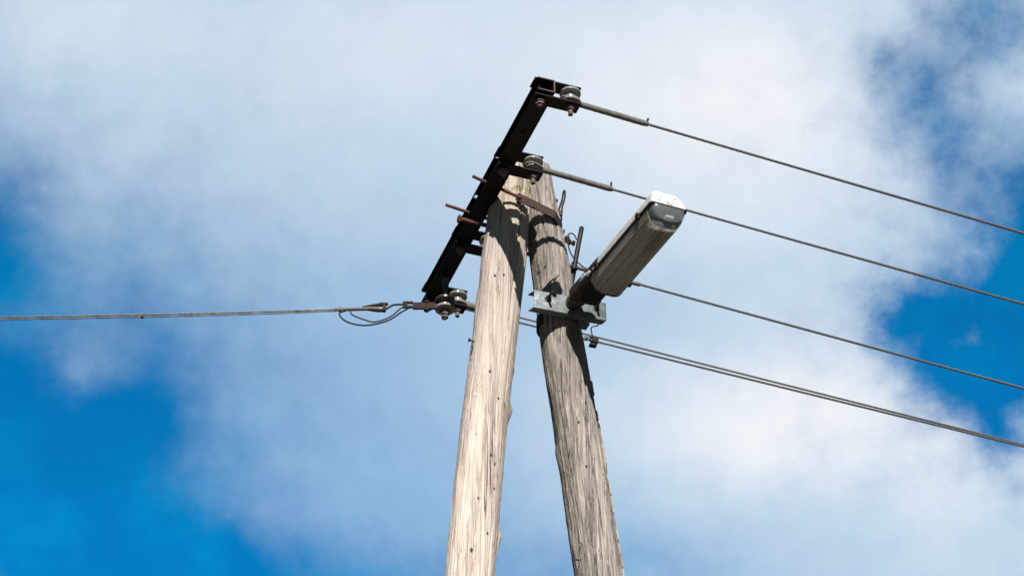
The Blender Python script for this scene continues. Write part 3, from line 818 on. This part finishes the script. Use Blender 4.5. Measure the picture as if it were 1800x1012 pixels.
# moulded lengthwise seams, coloured white to read as bright lines
for k_ in (16, 30, 44, 62, 78):
    w_, z_ = bowl(1.0)[k_]
    bm = bmesh.new(); tube(bm, [LP(-.562, w_ * 1.012, z_ * 1.012), LP(-.3, w_ * 1.012, z_ * 1.012), LP(-.045, w_ * 1.012, z_ * 1.012)], .0011, 6); part('seam', bm, M['canopy'], lamp)
# far end plate of the cover
bm = bmesh.new(); pr = bowl(1.012)
loft(bm, [[LP(-.572, w, z) for w, z in pr], [LP(-.563, w * 1.01, z * 1.01) for w, z in pr]]); part('cover_end', bm, M['housing'], lamp)
# clear rounded end window
bm = bmesh.new(); secs = []
for s, k in ((-.040, 1.0), (-.022, .99), (-.010, .96), (-.002, .91), (.004, .83)):
    secs.append([(s, [(w * k, z * k - (1 - k) * .006) for w, z in bowl(1.0)])])
outer = [[LP(s[0][0], w, z) for w, z in s[0][1]] for s in secs]
loft(bm, outer, close=True, cap0=False, cap1=True)
bmesh.ops.recalc_face_normals(bm, faces=bm.faces)
part('end_window', bm, M['window'], lamp, angle=60)
# inside: reflector tray, lamp tube and holder
bm = bmesh.new(); box(bm, LP(-.30, 0, -.012), (.130, .48, .010), LR, .002)
part('reflector', bm, M['reflector'], lamp)
bm = bmesh.new(); pr_ = [(w * .93, z * .92) for w, z in bowl(1.0)]
loft(bm, [[LP(q, w * k, z * k) for w, z in pr_] for q, k in ((-.060, 1), (-.052, .96), (-.048, .85))]); part('end_tray', bm, M['tray'], lamp, angle=60)
bm = bmesh.new(); tube(bm, [LP(-.52, 0.004, -.043), LP(-.07, .004, -.043)], .019, 20); part('bulb', bm, M['tube_glass'], lamp)
bm = bmesh.new(); box(bm, LP(-.028, .010, -.036), (.034, .030, .013), LR, .003); part('holder', bm, M['tube_glass'], lamp)
# housing behind the cover, down to the spigot
hs = [(-.076, -.003), (-.076, .046), (-.058, .058), (.036, .058), (.052, .044), (.052, -.003)]
bm = bmesh.new(); secs = []
for s, k, dz in ((-.775, .95, .0), (-.770, .985, 0), (-.757, 1, 0), (-.50, 1.0, .0)):
    secs.append([LP(s, w * k - (.0 if s > -.6 else .005), z * (1 if k == 1 else .95) + dz) for w, z in arcs(hs, .008)])
loft(bm, secs); hou = part('housing', bm, M['housing'], lamp, angle=35)
bm = bmesh.new(); sh = [(-.055, -.011), (-.055, -.002), (.040, -.002), (.040, -.011)]
loft(bm, [[LP(s, w * k, z) for w, z in arcs(sh, .004, 2)] for s, k in ((-.735, .55), (-.72, .85), (-.69, 1), (-.590, 1))]); part('access_cover', bm, M['arm'], hou, angle=40)
# spring clips along the rim
for s, sd in ((-.115, -1), (-.50, -1), (-.115, 1), (-.50, 1)):
    bm = bmesh.new(); r3 = LR
    box(bm, LP(s, sd * .082, -.004), (.006, .030, .026), r3, .0015); box(bm, LP(s + .004, sd * .086, .006), (.008, .012, .010), r3, .002)
    tube(bm, [LP(s - .016, sd * .083, -.012), LP(s + .02, sd * .086, -.014)], .0028, 8)
    part('clip', bm, M['rust_dark'], lamp)
# pale scabs of lichen where canopy and housing meet
for s, w_, z_, a_, b_ in ((-.582, -.079, .012, .012, .016), (-.632, -.080, .022, .010, .032)):
    bm = bmesh.new(); bmesh.ops.create_icosphere(bm, subdivisions=3, radius=1)
    for v in bm.verts:
        k = 1 + .25 * noise.noise(v.co * 2.3 + Vector((s * 9, 0, 0))); v.co = Vector((v.co.x * .005 * k, v.co.y * b_ * k, v.co.z * a_ * k))
    bm.transform(Matrix.Translation(LP(s, w_, z_)) @ LR.to_4x4())
    part('lichen_patch', bm, M['canopy'], lamp)
# spigot
SA, SB = V(.171, .133, 7.428), V(.186, .240, 7.405)
bm = bmesh.new(); tube(bm, [SA, SB], .031, 28); lathe(bm, [(.035, 0), (.035, .006)], SA.lerp(SB, .06), 28, toward(SB - SA))
part('spigot', bm, M['housing'], lamp)
# channel bracket
B0, B1 = V(.003, .1300, 7.416), V(.317, .1430, 7.416); hh = .0445
BX = (B1 - B0).normalized(); BN = Vector((0, 0, 1)).cross(BX) * -1      # BN points toward the viewer
BN = Vector((BX.y, -BX.x, 0)); BL = (B1 - B0).length
BR = Matrix((BX, -BN, Vector((0, 0, 1)))).transposed()
def BP(x, n, z): return B0 + BX * x + BN * n + Vector((0, 0, z))
bm = bmesh.new()
box(bm, BP(BL / 2, -.003, 0), (BL, .006, hh * 2), BR, .0012)
def lip(z, skew, dep):
    vs = [BP(0, -.0035, z - .003), BP(BL, -.0035, z - .003), BP(BL - skew, -dep, z - .003), BP(-.014, -dep, z - .003)]
    a = [bm.verts.new(v) for v in vs]; b2 = [bm.verts.new(v + Vector((0, 0, .006))) for v in vs]
    bm.faces.new(a); bm.faces.new(b2[::-1])
    for i in range(4): bm.faces.new((a[i], a[(i + 1) % 4], b2[(i + 1) % 4], b2[i]))
lip(-hh + .0042, .010, .036); lip(hh - .0042, .010, .036)
br = part('mounting_bracket', bm, M['galv'], lamp, angle=30)
for x in (.060, .270):
    z = .012
    bm = bmesh.new(); threaded(bm, BP(x, -.045, z), BP(x, .055, z), .0055, .004, 10)
    hexnut(bm, BP(x, .008, z), BN, .0125, .012, .015)
    part('bolt', bm, M['rust_dark'], br)
    bm = bmesh.new(); w = bmesh.new(); lathe(w, [(.012, 0), (.017, 0), (.017, .003), (.012, .003)], (0, 0, 0), 24); w.transform(Matrix.Translation(BP(x, .0005, z)) @ toward(BN).to_4x4()); merge(bm, w)
    part('washer', bm, M['galv'], br)
# curved clamp band round the back of the pole
bm = bmesh.new(); pc = interp(axR, 7.428); pr = interp(rdR, 7.428) + .004; pts = []
for k in range(25):
    a = R(-20 + 220 * k / 24); pts.append(Vector((pc + math.cos(a) * pr, math.sin(a) * pr, 7.405)))
strip(bm, pts, .055, .005, (0, 0, 1)); part('clamp_band', bm, M['housing'], br)
# blocks that fill the corner between bracket and pole
bm = bmesh.new(); box(bm, V(.235, .078, 7.371), (.05, .045, .010), None, .002); part('wedge', bm, M['galv'], br)
# ------------------------------------------------------------------ small fittings on the grey pole
tb = thing('cable_tube', 'upright black rubber cable tube standing behind the street lamp arm', 'cable tube', V(.235, -.02, 7.60))
bm = bmesh.new(); a, b_ = V(.215, -.02, 7.58), V(.281, -.02, 7.962); pts = [a.lerp(b_, i / 12) for i in range(13)]
tube(bm, pts + [b_ + (b_ - a).normalized() * .006], [.0125] * 6 + [.0105] * 7 + [.006], 14)
part('sleeve', bm, M['black'], tb)
bm = bmesh.new(); c = a.lerp(b_, .40); tube(bm, [c + Vector((-.028, 0, .004)), c + Vector((.016, 0, -.002))], .0035, 8); tube(bm, [c + Vector((-.027, 0, .004)), c + Vector((-.034, 0, .014))], .0035, 8)
tube(bm, [c + Vector((0, 0, -.006)), c + Vector((0, 0, .006))], .0135, 14)
part('cable_tie', bm, M['black'], tb)
cb = thing('looped_cable', 'thin black cable looped around the small bolt and running down to the lamp', 'cable', V(.21, -.02, 7.87))
bm = bmesh.new()
tube(bm, curve([V(.262, -.035, 7.905), V(.255, -.04, 7.930), V(.238, -.04, 7.936), V(.222, -.03, 7.915), V(.214, -.02, 7.880), V(.222, -.02, 7.830), V(.245, -.02, 7.785), V(.29, -.01, 7.74), V(.335, .02, 7.69)], 8), .0030, 8)
part('lead', bm, M['black'], cb)
gw = thing('bracket_lead', 'bare grey earth lead bending from the cable tube down to the lamp bracket', 'cable', V(.1, .09, 7.55))
bm = bmesh.new()
for k in range(2):
    tube(bm, curve([V(.240, -.01, 7.765), V(.2212, .010, 7.738), V(.188, .050, 7.680), V(.1417, .080, 7.618 - k * .004), V(.0894, .094, 7.551 - k * .007), V(.0624, .100, 7.508), V(.0547 + k * .008, .101, 7.485), V(.056 + k * .01, .105, 7.455)], 8), .0021, 8)
part('lead', bm, M['sleeve'], gw)
cl = thing('bolt_bracket', 'small dark plate and clamp bolt on the right side of the grey pole', 'bracket', V(.2, -.02, 7.88))
bm = bmesh.new(); x = .186
box(bm, V(x + .006, -.03, 7.885), (.006, .035, .085), Matrix.Rotation(R(8), 3, 'Y'), .001); part('plate', bm, M['rust_dark'], cl, smooth=False)
bm = bmesh.new(); tube(bm, [V(x - .03, -.03, 7.879), V(x + .062, -.03, 7.876)], .0062, 10)
hexnut(bm, V(x + .018, -.03, 7.880), (1, 0, 0), .012, .010); hexnut(bm, V(x + .040, -.03, 7.878), (1, 0, 0), .014, .012); hexnut(bm, V(x + .060, -.03, 7.877), (1, 0, 0), .0125, .010)
box(bm, V(x + .030, -.03, 7.896), (.020, .018, .016), None, .003)
part('clamp', bm, M['rust_dark'], cl)
lp = thing('bent_wire_loop', 'bent wire eye sticking up beside the rusty strap on the grey pole', 'wire loop', V(.165, 0, 7.98))
bm = bmesh.new()
tube(bm, curve([V(.158, .01, 7.985), V(.172, .0, 8.030), V(.184, -.0, 8.075), V(.189, 0, 8.110), V(.194, 0, 8.128), V(.198, 0, 8.120), V(.196, 0, 8.085), V(.186, -.004, 8.040), V(.183, -.006, 7.99), V(.178, -.01, 7.93)], 8), .0042, 8)
part('eye', bm, M['rust_dark'], lp)
bm = bmesh.new(); box(bm, V(.160, .012, 7.990), (.022, .018, .020), None, .004); hexnut(bm, V(.172, .012, 7.982), (1, 0, -.3), .010, .010); part('nut', bm, M['rust'], lp)

# drop helper properties
for o in COL.objects:
    if 'base' in o: del o['base']
